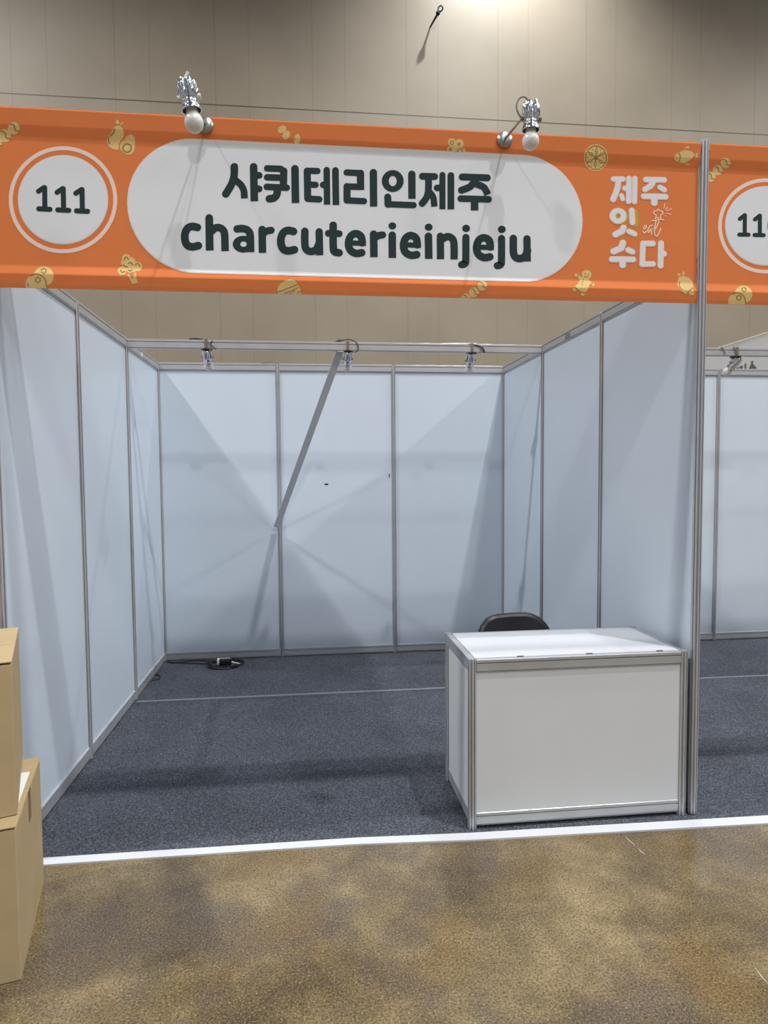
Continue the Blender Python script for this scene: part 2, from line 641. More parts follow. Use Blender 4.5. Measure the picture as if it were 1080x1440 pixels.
# ------------------------------------------------------------------ slanting grey bar
t = thing('brace_bar', (1.0, 2.96, 1.06), 'grey flat bar slanting from the lamp beam down to the back wall', 'bar')
A = at(479.5, 489, 2.02)
B = at(388.5, 741, 2.965)
bm = bmesh.new()
d = (B - A).normalized()
sd = Vector((1, 0, 0))
sd = (sd - d * sd.dot(d)).normalized()
nn = d.cross(sd)
w0, th = 0.024, 0.004
o0 = t.location
prism(bm, [Vector((-w0, -th)), Vector((w0, -th)), Vector((w0 + 0.003, th * 2)), Vector((-w0, th))],
      lambda p: A + sd * p.x + nn * p.y - o0, lambda p: B + sd * p.x + nn * p.y - o0)
mesh_obj('bar', bm, 'brace', t)
bm = bmesh.new()
box(bm, A.x - o0.x - 0.026, A.x - o0.x + 0.026, 1.984 - o0.y, 2.026 - o0.y, 2.474 - o0.z, 2.4825 - o0.z)
mesh_obj('beam_bracket', bm, 'alu', t)

# ------------------------------------------------------------------ fascia banners
FZ = [(2.337, 0.004), (2.352, 0.001), (2.384, -0.0035), (2.389, -0.004), (2.394, -0.003), (2.421, 0.0065), (2.427, 0.0075),
      (2.912, 0.0075), (2.918, 0.0065), (2.950, -0.005), (2.956, -0.0065), (3.012, -0.0125), (3.018, -0.0115), (3.020, -0.006)]


FZ = [(CAM.z + (z - CAM.z) * 1.0140, y) for z, y in FZ]


def sy(z):
    if z <= FZ[0][0]:
        return FZ[0][1]
    for (z0, y0), (z1, y1) in zip(FZ[:-1], FZ[1:]):
        if z <= z1:
            return y0 + (y1 - y0) * (z - z0) / (z1 - z0)
    return FZ[-1][1]


def banner_point(px, py):
    Y = -0.02
    for _ in range(4):
        p = at(px, py, Y)
        Y = sy(p.z)
    p = at(px, py, Y)
    return p.x, p.z


class Print:
    """flat printed shapes given in the photograph's detail views; laid on the fabric as its own surface"""
    def __init__(self, x0, y0, s):
        self.x0, self.y0, self.s = x0, y0, s
        self.polys = []

    def view(self, x0, y0, s):
        self.x0, self.y0, self.s = x0, y0, s
        return self

    def poly(self, pts):
        return self.group([pts])

    def ell(self, cx, cy, rx, ry=None, rot=0, n=40):
        ry = rx if ry is None else ry
        c, s = math.cos(math.radians(rot)), math.sin(math.radians(rot))
        return self.poly([(cx + c * rx * math.cos(2 * PI * k / n) - s * ry * math.sin(2 * PI * k / n),
                           cy + s * rx * math.cos(2 * PI * k / n) + c * ry * math.sin(2 * PI * k / n)) for k in range(n)])

    def group(self, polys):
        """several polygons that tile one shape without overlapping"""
        self.polys.append([[banner_point(self.x0 + p[0] / self.s, self.y0 + p[1] / self.s) for p in pl] for pl in polys])
        return self

    def ring(self, cx, cy, rx, ry, ix, iy, n=56):
        q = []
        for k in range(n):
            a, b = 2 * PI * k / n, 2 * PI * (k + 1) / n
            q.append([(cx + rx * math.cos(a), cy + ry * math.sin(a)), (cx + rx * math.cos(b), cy + ry * math.sin(b)),
                      (cx + ix * math.cos(b), cy + iy * math.sin(b)), (cx + ix * math.cos(a), cy + iy * math.sin(a))])
        return self.group(q)

    def ribbon(self, pts, r, flat, grow):
        n = len(pts)
        ns = []
        for i in range(n):
            d = (pts[min(i + 1, n - 1)] - pts[max(i - 1, 0)]).normalized()
            ns.append(Vector((-d.y, d.x)) * r)
        pts = list(pts)
        if flat and grow:
            pts[-1] = pts[-1] + (pts[-1] - pts[-2]).normalized() * grow
        q = [[pts[i] + ns[i], pts[i + 1] + ns[i + 1], pts[i + 1] - ns[i + 1], pts[i] - ns[i]] for i in range(n - 1)]
        a0 = math.atan2(ns[0].y, ns[0].x)
        q.append([pts[0] + Vector((math.cos(a0 + PI * k / 12), math.sin(a0 + PI * k / 12))) * r for k in range(13)])
        if not flat:
            a1 = math.atan2(-ns[-1].y, -ns[-1].x)
            q.append([pts[-1] + Vector((math.cos(a1 + PI * k / 12), math.sin(a1 + PI * k / 12))) * r for k in range(13)])
        self.group(q)

    def st(self, pts, w, flat=False, smooth=False, grow=0):
        pts = [Vector((p[0], p[1])) for p in pts]
        r = w / 2 + grow
        if smooth:
            self.ribbon([Vector((p.x, p.y)) for p in catmull([(p.x, p.y, 0) for p in pts], 6)], r, flat, grow)
        else:
            for i in range(len(pts) - 1):
                self.ribbon([pts[i], pts[i + 1]], r, flat and i == len(pts) - 2, grow)
        return self

    def build(self, name, m, parent, layer, label=None):
        bm = bmesh.new()
        step = min(8.0e-6, 0.0004 / len(self.polys))
        for gi, grp in enumerate(self.polys):
            for pl in grp:
                # the y coordinate carries the little lift that keeps crossing strokes from lying in one plane
                vs = [bm.verts.new((x, gi * step, z)) for x, z in pl]
                try:
                    bm.faces.new(vs)
                except ValueError:
                    pass
        zs = [v.co.z for v in bm.verts]
        for z, _ in FZ:
            if min(zs) < z < max(zs):
                bmesh.ops.bisect_plane(bm, geom=bm.verts[:] + bm.edges[:] + bm.faces[:], plane_co=(0, 0, z), plane_no=(0, 0, 1),
                                       clear_inner=(z == FZ[0][0]), clear_outer=(z == FZ[-1][0]))
        pz = parent.location
        for v in bm.verts:
            v.co = (v.co.x - pz.x, sy(v.co.z) - 0.0005 * layer - v.co.y - pz.y, v.co.z - pz.z)
        me = bpy.data.meshes.new(name)
        bm.normal_update()
        for f in bm.faces:
            if f.normal.y > 0:
                f.normal_flip()
        bm.to_mesh(me)
        bm.free()
        me.materials.append(M[m])
        o = bpy.data.objects.new(name, me)
        C.objects.link(o)
        o.parent = parent
        if label:
            o['label'] = label
        return o


def fascia(x0, x1, label):
    t = thing('fascia_banner', ((x0 + x1) / 2, 0, FZ[0][0]), label, 'banner', 0, 'orange fascia banners')
    o0 = t.location
    bm = bmesh.new()
    back = [(z, y + 0.0015) for z, y in FZ]
    prof = [Vector((y, z)) for z, y in FZ] + [Vector((y, z)) for z, y in back[::-1]]
    prism(bm, prof, lambda p: (x0 - o0.x, p.x, p.y - o0.z), lambda p: (x1 - o0.x, p.x, p.y - o0.z))
    mesh_obj('fabric', bm, 'orange', t)
    for zz in (2.356, 2.978):
        bm = bmesh.new()
        L = x1 - x0 - 0.01
        prism(bm, rail_profile(0.05, 0.0135), lambda p: (-L / 2, p.x + 0.028, zz - o0.z + p.y), lambda p: (L / 2, p.x + 0.028, zz - o0.z + p.y))
        mesh_obj('rail', bm, 'alu', t)
    return t


fb = fascia(0.021, 2.979, 'orange fabric fascia banner with booth number 111 and name charcuterieinjeju')
nb = fascia(3.021, 5.96, 'orange fabric fascia banner of the neighbouring booth, right of the tall post')


# --- number badges
def badge(parent, cx, cy, s, x0, y0, ro, ri, rd, rdy):
    Print(x0, y0, s).ring(cx, cy, ro[0], ro[1], ri[0], ri[1], 72).build('number_ring', 'cream_print', parent, 1)
    Print(x0, y0, s).ell(cx, cy, rd + 4, rdy + 4, 0, 72).build('disc_edge', 'cream_print', parent, 1)
    Print(x0, y0, s).ell(cx, cy, rd, rdy, 0, 72).build('number_disc', 'white_print', parent, 2)


badge(fb, 266, 603, 3, 0, 80, (229, 226), (212, 209), 187, 185)
badge(nb, 1068, 568, 3.6, 780, 160, (241, 241), (222, 222), 203, 198)
p = Print(40, 250, 10.8)
for a in (((155, 207), (240, 150)), ((248, 152), (252, 470)), ((160, 473), (330, 482)),
          ((437, 223), (522, 166)), ((530, 167), (536, 482)), ((447, 489), (615, 497)),
          ((722, 237), (808, 181)), ((815, 180), (821, 495)), ((732, 504), (900, 512))):
    p.st(a, 78)
p.build('number', 'dark_print', fb, 3, 'printed number 111')
p = Print(1000, 290, 13.5)
for a in (((543, 243), (632, 172)), ((638, 172), (634, 530)), ((532, 540), (706, 543)),
          ((828, 253), (918, 182)), ((922, 182), (922, 540)), ((822, 548), (993, 552))):
    p.st(a, 78)
p.ring(1190, 366, 122, 218, 46, 140)
p.build('number', 'dark_print', nb, 3, 'printed number 110')


# --- the white name panel
def pill(x0, x1, z0, z1, n=28):
    r = (z1 - z0) / 2
    cz = (z0 + z1) / 2
    pts = [(x1 - r + r * math.cos(-PI / 2 + PI * k / n), cz + r * math.sin(-PI / 2 + PI * k / n)) for k in range(n + 1)]
    pts += [(x0 + r + r * math.cos(PI / 2 + PI * k / n), cz + r * math.sin(PI / 2 + PI * k / n)) for k in range(n + 1)]
    return pts


pa, pb, pc, pd = at(180, 283, 0.0075), at(818, 310, 0.0075), at(260, 197, 0.0075), at(745, 396, 0.0075)
p = Print(0, 0, 1)
p.polys.append([pill(pa.x - 0.004, pb.x + 0.004, pd.z - 0.0035, pc.z + 0.0035)])
p.build('name_panel_edge', 'cream_print', fb, 2)
p = Print(0, 0, 1)
p.polys.append([pill(pa.x, pb.x, pd.z, pc.z)])
p.build('name_panel', 'white_print', fb, 3)

# --- Korean name
k = Print(300, 220, 5.4)
k.st([(160, 80), (158, 150), (142, 205), (118, 250), (95, 286)], 58, smooth=True)
k.st([(172, 185), (210, 218), (232, 262), (236, 320)], 52, flat=True, smooth=True)
k.st([(306, 80), (312, 342)], 58, flat=True)
k.st([(320, 145), (348, 145)], 52)
k.st([(322, 247), (348, 248)], 52)
k.st([(409, 92), (512, 96), (535, 118), (532, 212)], 50)
k.st([(535, 112), (532, 220)], 56)
k.st([(409, 160), (512, 163)], 50)
k.st([(406, 232), (558, 239)], 50)
k.st([(485, 240), (484, 285), (462, 315), (426, 323)], 58, smooth=True)
k.st([(620, 95), (624, 355)], 58, flat=True)
k.st([(712, 110), (790, 112)], 48)
k.st([(713, 112), (717, 320)], 54)
k.st([(730, 214), (776, 217)], 48)
k.st([(717, 322), (804, 327)], 50)
k.st([(834, 217), (856, 217)], 50)
k.st([(861, 105), (864, 367)], 49, flat=True)
k.st([(927, 108), (931, 370)], 51, flat=True)
k.st([(1012, 123), (1115, 128)], 48)
k.st([(1117, 130), (1118, 256)], 56, flat=True)
k.st([(1118, 232), (1014, 230)], 49)
k.st([(1015, 230), (1015, 333)], 54)
k.st([(1015, 335), (1144, 341)], 48)
k.view(500, 220, 5.4)
k.st([(135, 124), (137, 382)], 56, flat=True)
k.ring(282, 188, 83, 83, 30, 39)
k.st([(427, 137), (428, 323)], 56, flat=True)
k.st([(244, 310), (246, 364)], 54)
k.st([(246, 364), (440, 371)], 48)
k.st([(507, 152), (600, 154)], 52)
k.st([(553, 160), (553, 245), (540, 310), (505, 358)], 52, smooth=True)
k.st([(568, 278), (590, 315), (598, 382)], 48, flat=True, smooth=True)
k.st([(618, 240), (650, 240)], 50)
k.st([(659, 142), (659, 402)], 46, flat=True)
k.st([(723, 146), (723, 403)], 51, flat=True)
k.st([(809, 157), (1000, 164)], 53)
k.st([(908, 180), (870, 230), (804, 258)], 54, smooth=True)
k.st([(925, 215), (975, 238), (1003, 292)], 52, flat=True, smooth=True)
k.st([(798, 321), (1010, 327)], 50)
k.st([(903, 330), (903, 411)], 58, flat=True)
k.build('korean_lettering', 'dark_print', fb, 4, 'dark Korean booth name on the white panel')

# --- Latin name
k = Print(245, 295, 6)


def lc(dx, dy):
    k.st([(196 + dx, 150 + dy), (150 + dx, 142 + dy), (112 + dx, 160 + dy), (92 + dx, 205 + dy), (92 + dx, 255 + dy), (110 + dx, 298 + dy), (152 + dx, 314 + dy), (204 + dx, 304 + dy)], 66, smooth=True)


def lr(x, y, y1):
    k.st([(x, y), (x + 3, y1)], 64, flat=True)
    k.st([(x + 16, y + 28), (x + 42, y + 12), (x + 76, y + 6)], 60, smooth=True)


def le(dx, dy):
    k.st([(566 + dx, 250 + dy), (556 + dx, 196 + dy), (512 + dx, 172 + dy), (468 + dx, 196 + dy), (450 + dx, 255 + dy), (466 + dx, 312 + dy), (514 + dx, 339 + dy), (562 + dx, 333 + dy)], 64, smooth=True)
    k.st([(462 + dx, 251 + dy), (598 + dx, 255 + dy)], 44, flat=True)


def lu(dx, dy, r1, r2):
    k.st([(82 + dx, 153 + dy), (83 + dx, 265 + dy), (98 + dx, 308 + dy), (136 + dx, 323 + dy), (178 + dx, 305 + dy), (202 + dx, 255 + dy)], 64, smooth=True)
    k.st([r1, r2], 62, flat=True)


def lj(x, y0, y1, dot):
    k.ell(dot[0], dot[1], 33, 31)
    k.st([(x, y0), (x - 1, y1 - 40), (x - 9, y1 - 8), (x - 36, y1)], 61, smooth=True)


lc(0, 0)
k.st([(296, 71), (300, 345)], 66, flat=True)
k.st([(322, 178), (345, 156), (380, 152), (412, 172), (426, 215), (430, 350)], 64, flat=True, smooth=True)
k.st([(531, 163), (580, 160), (622, 176), (642, 220), (645, 359)], 64, flat=True, smooth=True)
k.ring(585, 291, 91, 71, 27, 23)
lr(742, 168, 365)
lc(810, 34)
k.view(415, 300, 6)
lu(0, 0, (203, 157), (207, 355))
k.st([(321, 102), (322, 285), (335, 326), (371, 334)], 64, smooth=True)
k.st([(280, 170), (372, 173)], 57)
le(0, 0)
lr(662, 177, 371)
k.ell(820, 107, 33, 30)
k.st([(819, 186), (820, 377)], 64, flat=True)
le(464, 16)
k.view(580, 305, 6)
k.ell(136, 88, 33, 30)
k.st([(134, 165), (137, 355)], 64, flat=True)
k.st([(235, 165), (236, 358)], 62, flat=True)
k.st([(262, 182), (295, 167), (330, 180), (349, 222), (351, 360)], 62, flat=True, smooth=True)
lj(450, 175, 404, (452, 98))
le(90, 5)
lj(751, 184, 412, (753, 106))
lu(768, 30, (965, 186), (967, 377))
k.build('latin_lettering', 'dark_print', fb, 4, 'dark lower-case name charcuterieinjeju')

# --- logo
LOGO = [([(125, 120), (255, 120)], 70), ([(192, 130), (184, 225), (155, 320), (120, 403)], 76), ([(238, 350), (252, 398)], 58),
        ([(285, 250), (330, 250)], 72), ([(340, 110), (335, 432)], 68), ([(423, 112), (416, 435)], 68),
        ([(577, 128), (828, 133)], 74), ([(690, 140), (640, 218), (565, 264)], 74), ([(775, 235), (833, 270)], 68),
        ([(547, 360), (848, 367)], 76), ([(695, 370), (693, 452)], 84),
        ([(380, 558), (388, 725)], 74), ([(265, 797), (240, 848), (150, 895)], 80), ([(340, 850), (418, 885)], 68),
        ([(255, 1010), (232, 1085), (125, 1130)], 82), ([(330, 1110), (388, 1137)], 74), ([(102, 1240), (398, 1243)], 76), ([(250, 1245), (252, 1320)], 84),
        ([(675, 1020), (535, 1020), (525, 1308), (675, 1305)], 72), ([(788, 1017), (780, 1328)], 76), ([(810, 1163), (828, 1163)], 74)]
y = Print(850, 240, 9.93)
y.ring(224, 642, 114, 106, 30, 30)
y.st([(430, 580), (436, 745)], 80)
y.st([(275, 810), (255, 862), (165, 905)], 78)
y.st([(362, 868), (432, 905)], 78)
y.st([(400, 560), (430, 580)], 60)
y.build('logo_shadow', 'yellow_print', fb, 1, 'yellow offset shade behind the middle logo syllable')
e = Print(850, 240, 9.93)
w = Print(850, 240, 9.93)
for pts, ww in LOGO:
    e.st(pts, ww, grow=6)
    w.st(pts, ww, grow=-4)
e.ring(188, 635, 122, 114, 32, 32)
w.ring(188, 635, 112, 104, 42, 42)
e.build('logo_edge', 'cream_print', fb, 2)
w.build('logo_lettering', 'logo_print', fb, 3, 'white Korean logo syllables in two columns')
e = Print(895, 285, 18)
for pts in ([(172, 690), (235, 640), (250, 600), (222, 580), (180, 640), (165, 735), (195, 778), (250, 720)],
            [(405, 590), (350, 590), (290, 680), (298, 765), (365, 670), (405, 600), (372, 720), (388, 812)],
            [(490, 460), (458, 620), (450, 760), (480, 840), (520, 850), (570, 760), (610, 655)],
            [(565, 460), (520, 590), (470, 680)], [(395, 458), (470, 450), (600, 425), (690, 440)],
            [(475, 410), (492, 315), (440, 290), (445, 222), (500, 218), (545, 172), (600, 215), (652, 228), (660, 285), (612, 315), (605, 405)]):
    e.st(pts, 27, smooth=True)
for pts in ([(490, 385), (570, 382)], [(690, 155), (712, 30)], [(735, 185), (785, 110)], [(760, 215), (895, 150)], [(745, 270), (870, 298)], [(715, 330), (735, 340)]):
    e.st(pts, 20)
e.build('eat_script', 'peach_print', fb, 3, 'thin peach script eat under a small chef hat')


# --- food icons printed on the fabric
def icon(parent, view, fill, lines, label):
    g = Print(*view)
    fill(g)
    o = g.build('food_icon', 'gold_print', parent, 1, label)
    l = Print(*view)
    lines(l)
    l.build('icon_linework', 'line_print', parent, 2)
    lw = C.objects[-1]
    lw.parent = o
    return o


def bean(g, x, y, r):
    g.ell(x, y, r, r * 1.03)


def scurve(l, x, y, s, w):
    l.st([(x - 0.55 * s, y - 0.72 * s), (x - 0.1 * s, y - 0.62 * s), (x + 0.15 * s, y - 0.25 * s), (x + 0.2 * s, y + 0.2 * s), (x + 0.42 * s, y + 0.38 * s), (x + 0.9 * s, y + 0.45 * s)], w, smooth=True)


def beans(parent, view, spots, w, label):
    icon(parent, view, lambda g: [bean(g, *s) for s in spots], lambda l: [scurve(l, x, yy, r, w) for x, yy, r in spots], label)


beans(fb, (0, 165, 27), [(525, 425, 228), (178, 702, 238), (-150, 985, 230)], 42, 'three gold beans print at the banner left end')
beans(fb, (640, 370, 4.91), [(188, 157, 33), (130, 202, 34), (75, 245, 34)], 6, 'three gold beans print below the white name panel')
beans(nb, (935, 195, 10.8), [(922, 373, 76), (800, 478, 76), (690, 580, 78)], 13, 'three gold beans print beside the tall post')

icon(fb, (145, 165, 21.6),
     lambda g: (g.poly([(380, 265), (450, 250), (540, 280), (610, 360), (630, 480), (620, 610), (540, 700), (485, 800), (475, 985), (400, 990), (280, 960), (170, 880), (120, 760), (115, 660), (170, 550), (250, 460), (310, 350)]),
                g.poly([(385, 75), (440, 75), (500, 140), (490, 210), (395, 210)]), g.st([(530, 225), (600, 160)], 42),
                g.poly([(820, 520), (900, 540), (960, 620), (970, 740), (960, 920), (940, 1040), (850, 1130), (740, 1140), (620, 1080), (530, 990), (510, 860), (545, 765), (640, 685), (710, 580)])),
     lambda l: (l.ring(730, 935, 145, 145, 105, 105, 36), l.st([(350, 365), (330, 440), (280, 510), (210, 568)], 45, smooth=True), l.st([(170, 610), (165, 700), (190, 800)], 36, smooth=True)),
     'gold pear and avocado print')


def star(l, x, yy, r, w):
    pts = [(x + r * (1 if q % 2 else 0.72) * math.cos(q * PI / 6), yy + r * (1 if q % 2 else 0.72) * math.sin(q * PI / 6)) for q in range(13)]
    l.st(pts, w)


icon(fb, (30, 350, 6), lambda g: (g.ell(190, 232, 84), g.ell(125, 302, 90)),
     lambda l: (star(l, 190, 185, 24, 7), star(l, 140, 262, 25, 7), l.st([(80, 228), (125, 210), (170, 225), (205, 265), (213, 315)], 9, smooth=True), l.st([(53, 290), (60, 315)], 8)),
     'two gold berries print under the number 111')
icon(nb, (940, 370, 8.3), lambda g: (g.ell(875, 365, 103), g.ell(800, 450, 103)),
     lambda l: (star(l, 880, 308, 28, 8), star(l, 822, 405, 32, 9), l.st([(745, 365), (800, 345), (855, 365), (890, 410), (902, 470)], 11, smooth=True)),
     'two gold berries print on the neighbouring banner')
icon(fb, (30, 350, 6),
     lambda g: ([g.ell(a, b, r) for a, b, r in ((885, 80, 35), (925, 110, 38), (980, 150, 40), (850, 185, 37), (900, 140, 45), (940, 165, 35), (878, 112, 36), (915, 178, 25))],
                g.poly([(893, 218), (908, 212), (930, 246), (945, 246), (955, 200), (970, 200), (970, 245), (986, 287), (935, 298), (918, 260)])),
     lambda l: [l.st(q, 9, smooth=True) for q in ([(868, 97), (876, 72), (893, 72), (905, 90)], [(903, 122), (922, 114), (942, 135)], [(963, 133), (985, 124), (1002, 145)], [(863, 135), (878, 150), (897, 152)], [(838, 178), (850, 198), (874, 190)], [(905, 180), (922, 186), (935, 175)])],
     'gold broccoli print')
icon(fb, (380, 165, 18), lambda g: (g.ell(300, 305, 118, 88, -38), g.ell(408, 450, 88, 122, 28), g.ell(680, 560, 78, 140, 4)), lambda l: l.st([(640, 520), (640, 580)], 8), 'three gold peanuts print')
icon(fb, (380, 380, 18),
     lambda g: g.poly([(185, 540), (190, 450), (230, 370), (320, 300), (420, 240), (510, 225), (600, 250), (660, 300), (720, 400), (760, 480), (800, 600), (800, 650), (220, 650)]),
     lambda l: [l.st(q, 20) for q in ([(205, 555), (690, 365)], [(300, 620), (710, 440)], [(470, 600), (560, 560), (620, 515)], [(690, 560), (785, 540)], [(520, 620), (700, 610)])],
     'gold burger print')
icon(fb, (620, 185, 18),
     lambda g: (g.ell(275, 270, 100), g.ell(465, 300, 108), g.ell(330, 420, 110), g.poly([(130, 560), (180, 380), (560, 380), (600, 420), (655, 560)])),
     lambda l: (l.ring(280, 285, 52, 52, 32, 32, 24), l.ring(455, 318, 40, 40, 16, 16, 24), l.ring(240, 460, 42, 42, 20, 20, 24), l.st([(330, 545), (410, 500), (480, 430), (540, 430), (570, 400)], 18), l.st([(425, 540), (440, 480)], 16), l.st([(520, 440), (545, 550)], 18)),
     'gold popcorn print above the white name panel')
icon(fb, (640, 370, 4.91),
     lambda g: (g.ell(908, 80, 33), g.poly([(880, 103), (925, 118), (928, 150), (905, 200), (868, 195), (845, 180), (850, 130)]), g.st([(878, 112), (835, 82)], 22), g.st([(918, 128), (952, 148)], 20), g.st([(858, 150), (825, 182)], 26), g.st([(890, 160), (882, 213)], 27)),
     lambda l: (l.ell(898, 73, 4), l.ell(922, 80, 4), l.st([(892, 90), (903, 98), (916, 93)], 5, smooth=True), l.ell(885, 112, 4), l.ell(881, 130, 4), l.ell(876, 146, 4), l.st([(842, 98), (854, 82)], 5), l.st([(938, 152), (946, 136)], 5), l.st([(826, 166), (842, 182)], 6), l.st([(874, 200), (896, 205)], 6)),
     'gold biscuit figure print')


def citrus_lines(l):
    n = 24
    l.st([(505 + (255 + 12 * (q % 2)) * math.cos(2 * PI * q / n), 480 + (292 + 14 * (q % 2)) * math.sin(2 * PI * q / n)) for q in range(n + 1)], 22)
    for q in ((525, 200), (300, 330), (740, 340), (280, 605), (715, 620), (490, 760)):
        l.st([(500, 485), q], 20)
    for q in ((516, 300), (375, 385), (645, 395), (360, 570), (630, 580), (490, 660)):
        l.ell(q[0], q[1], 40, 40, 0, 20)
    l.ell(500, 485, 45, 45, 0, 20)
    for q in ((625, 285), (300, 470), (700, 490), (395, 675), (590, 675), (420, 280)):
        l.ell(q[0], q[1], 14, 14, 0, 10)


ic = icon(fb, (810, 195, 18), lambda g: g.ell(505, 480, 302, 340), citrus_lines, 'gold round citrus slice print')
g = Print(810, 195, 18)
for q in ((516, 300), (375, 385), (645, 395), (360, 570), (630, 580), (490, 660)):
    g.ell(q[0], q[1], 24, 24, 0, 16)
o = g.build('icon_dot', 'gold_print', fb, 3)
o.parent = ic
icon(fb, (935, 195, 10.8),
     lambda g: (g.poly([(140, 290), (165, 240), (220, 208), (290, 176), (370, 180), (420, 205), (455, 240), (420, 290), (360, 340), (290, 375), (220, 365), (160, 335)]),
                g.poly([(280, 148), (365, 103), (372, 148)]), g.poly([(285, 392), (350, 376), (388, 412)]), g.poly([(462, 240), (500, 198), (492, 288), (462, 285)])),
     lambda l: (l.st([(213, 222), (233, 270), (213, 350)], 13, smooth=True), l.ell(182, 290, 9)), 'gold fish print next to the tall post')
icon(fb, (940, 370, 8.3),
     lambda g: (g.poly([(110, 190), (120, 165), (170, 150), (240, 168), (285, 225), (290, 285), (250, 345), (210, 365), (150, 330), (105, 260)]), g.poly([(102, 120), (140, 122), (140, 150), (115, 152)]),
                g.st([(165, 140), (175, 102), (188, 135)], 14), g.poly([(235, 350), (285, 300), (300, 330), (302, 370), (250, 374)])),
     lambda l: (l.st([(127, 220), (130, 275), (165, 315)], 9, smooth=True), l.st([(220, 347), (275, 288)], 10)), 'gold root vegetable print next to the tall post')


# ------------------------------------------------------------------ lamps
def lamp_head(t, P, axis, yoke, arm_from=None):
    """ribbed chrome lamp holder with a white bulb; P = centre of the flared collar, axis points from bulb to cap"""
    o0 = t.location
    P = Vector(P) - o0
    ax = Vector(axis).normalized()
    u = Vector((1, 0, 0))
    u = (u - ax * u.dot(ax)).normalized()
    v = ax.cross(u)
    bm = bmesh.new()
    # open flared collar, its inside darkened by the black mouth
    lathe(bm, [(0.0255, 0.002), (0.0325, -0.009), (0.0345, -0.0095), (0.0350, -0.0065), (0.0315, 0.003), (0.0280, 0.009), (0.0285, 0.014), (0.029, 0.022), (0.026, 0.028), (0.021, 0.032),
               (0.019, 0.080), (0.014, 0.090), (0.0, 0.091)], P, ax, 28)
    sk = mesh_obj('socket', bm, 'chrome', t, smooth=True)
    bm = bmesh.new()
    lathe(bm, [(0.0255, 0.0015), (0.0320, -0.0088), (0.0312, -0.0088), (0.0240, 0.0010), (0.018, 0.0010), (0.018, 0.0015)], P, ax, 28)
    ln = mesh_obj('shade_liner', bm, 'black', sk, smooth=True)  # black liner added to stand in for the shade inside the collar
    ln['label'] = 'black liner for the shade inside the collar'
    for q in range(6):
        a = 2 * PI * q / 6
        dr = u * math.cos(a) + v * math.sin(a)
        bm = bmesh.new()
        c0 = P + dr * 0.0215
        path = [c0 + ax * h + dr * x for h, x in ((0.024, 0.002), (0.030, 0.003), (0.045, 0.004), (0.065, 0.0035), (0.082, 0.002), (0.090, -0.001), (0.094, -0.006))]
        tube(bm, path, [0.0065, 0.0085, 0.0098, 0.0098, 0.0092, 0.0075, 0.003], 12)
        rb = mesh_obj('rib', bm, 'chrome', sk, smooth=True)
    bm = bmesh.new()
    prof = [(0.020, 0.004), (0.0195, -0.010), (0.022, -0.020)]
    for q in range(1, 14):
        a = math.radians(42 + (180 - 42) * q / 13)
        prof.append((0.0325 * math.sin(a), -0.048 + 0.0335 * math.cos(a)))
    prof[-1] = (0.0, -0.0815)
    lathe(bm, prof, P, ax, 28)
    mesh_obj('bulb', bm, 'bulb', t, smooth=True)
    for s in (-1, 1):
        bm = bmesh.new()
        lathe(bm, [(0.0, -0.009), (0.004, -0.009), (0.004, -0.006), (0.009, -0.006), (0.010, 0.0), (0.009, 0.006), (0.0, 0.006)], P + u * s * 0.034 + ax * 0.034, u * s, 14)
        mesh_obj('side_knob', bm, yoke, t, smooth=True)
    return P, ax, u, v


def arm_spot(base, P, axis, label, cord, side):
    t = thing('arm_spotlight', base, label, 'lamp', 0, 'arm spotlights on the orange banner')
    bm = bmesh.new()
    lathe(bm, [(0.0, 0.008), (0.012, 0.010), (0.028, 0.006), (0.033, 0.001), (0.033, -0.003), (0.0, -0.003)], (0, 0, 0), (0, -1, 0), 32)
    mesh_obj('base_plate', bm, 'steel', t, smooth=True)
    p, ax, u, v = lamp_head(t, P, axis, 'greycable' if side < 0 else 'socket_white')
    bm = bmesh.new()
    j = p + u * side * 0.034 + ax * 0.034 if side < 0 else p + ax * 0.012 + Vector((0.004, 0.02, 0))
    tube(bm, [Vector((0, -0.003, 0)), Vector((0, -0.012, 0)), j * 0.5 + Vector((0, -0.004, 0.0)), j], 0.0045, 10)
    mesh_obj('arm', bm, 'steel', t, smooth=True)
    bm = bmesh.new()
    tube(bm, catmull([q - t.location for q in cord], 6), 0.0032 if side < 0 else 0.0055, 8)
    mesh_obj('cord', bm, 'greycable' if side < 0 else 'socket_white', t, smooth=True)
    return t


bs = at(288, 175.5, -0.0165)
Pl = at(269, 152, -0.40)
topl = at(261.5, 112, -0.40)
axl = (topl - Pl).normalized() + Vector((0, -0.06, 0))
arm_spot(bs, Pl, axl, 'chrome arm spotlight with white bulb above the left end of the white name panel',
         [Pl + axl.normalized() * 0.085, Pl + axl.normalized() * 0.098, Pl + axl.normalized() * 0.108 + Vector((0.006, 0, 0)), Pl + axl.normalized() * 0.118 + Vector((0.012, 0.0, 0))], 1)
bs = at(710, 196, -0.0165)
Pr = at(746.5, 180, -0.28)
arm_spot(bs, Pr, (0, -0.05, 1), 'chrome arm spotlight on the banner with a looping grey cord, nearest the tall right post',
         [Pr + Vector((0, 0, 0.09))] + [at(x, yy, -0.275) for x, yy in ((744, 146), (741, 139), (736, 136.2), (730, 139), (726.5, 147), (727.5, 156), (731, 163), (733, 166))], -1)


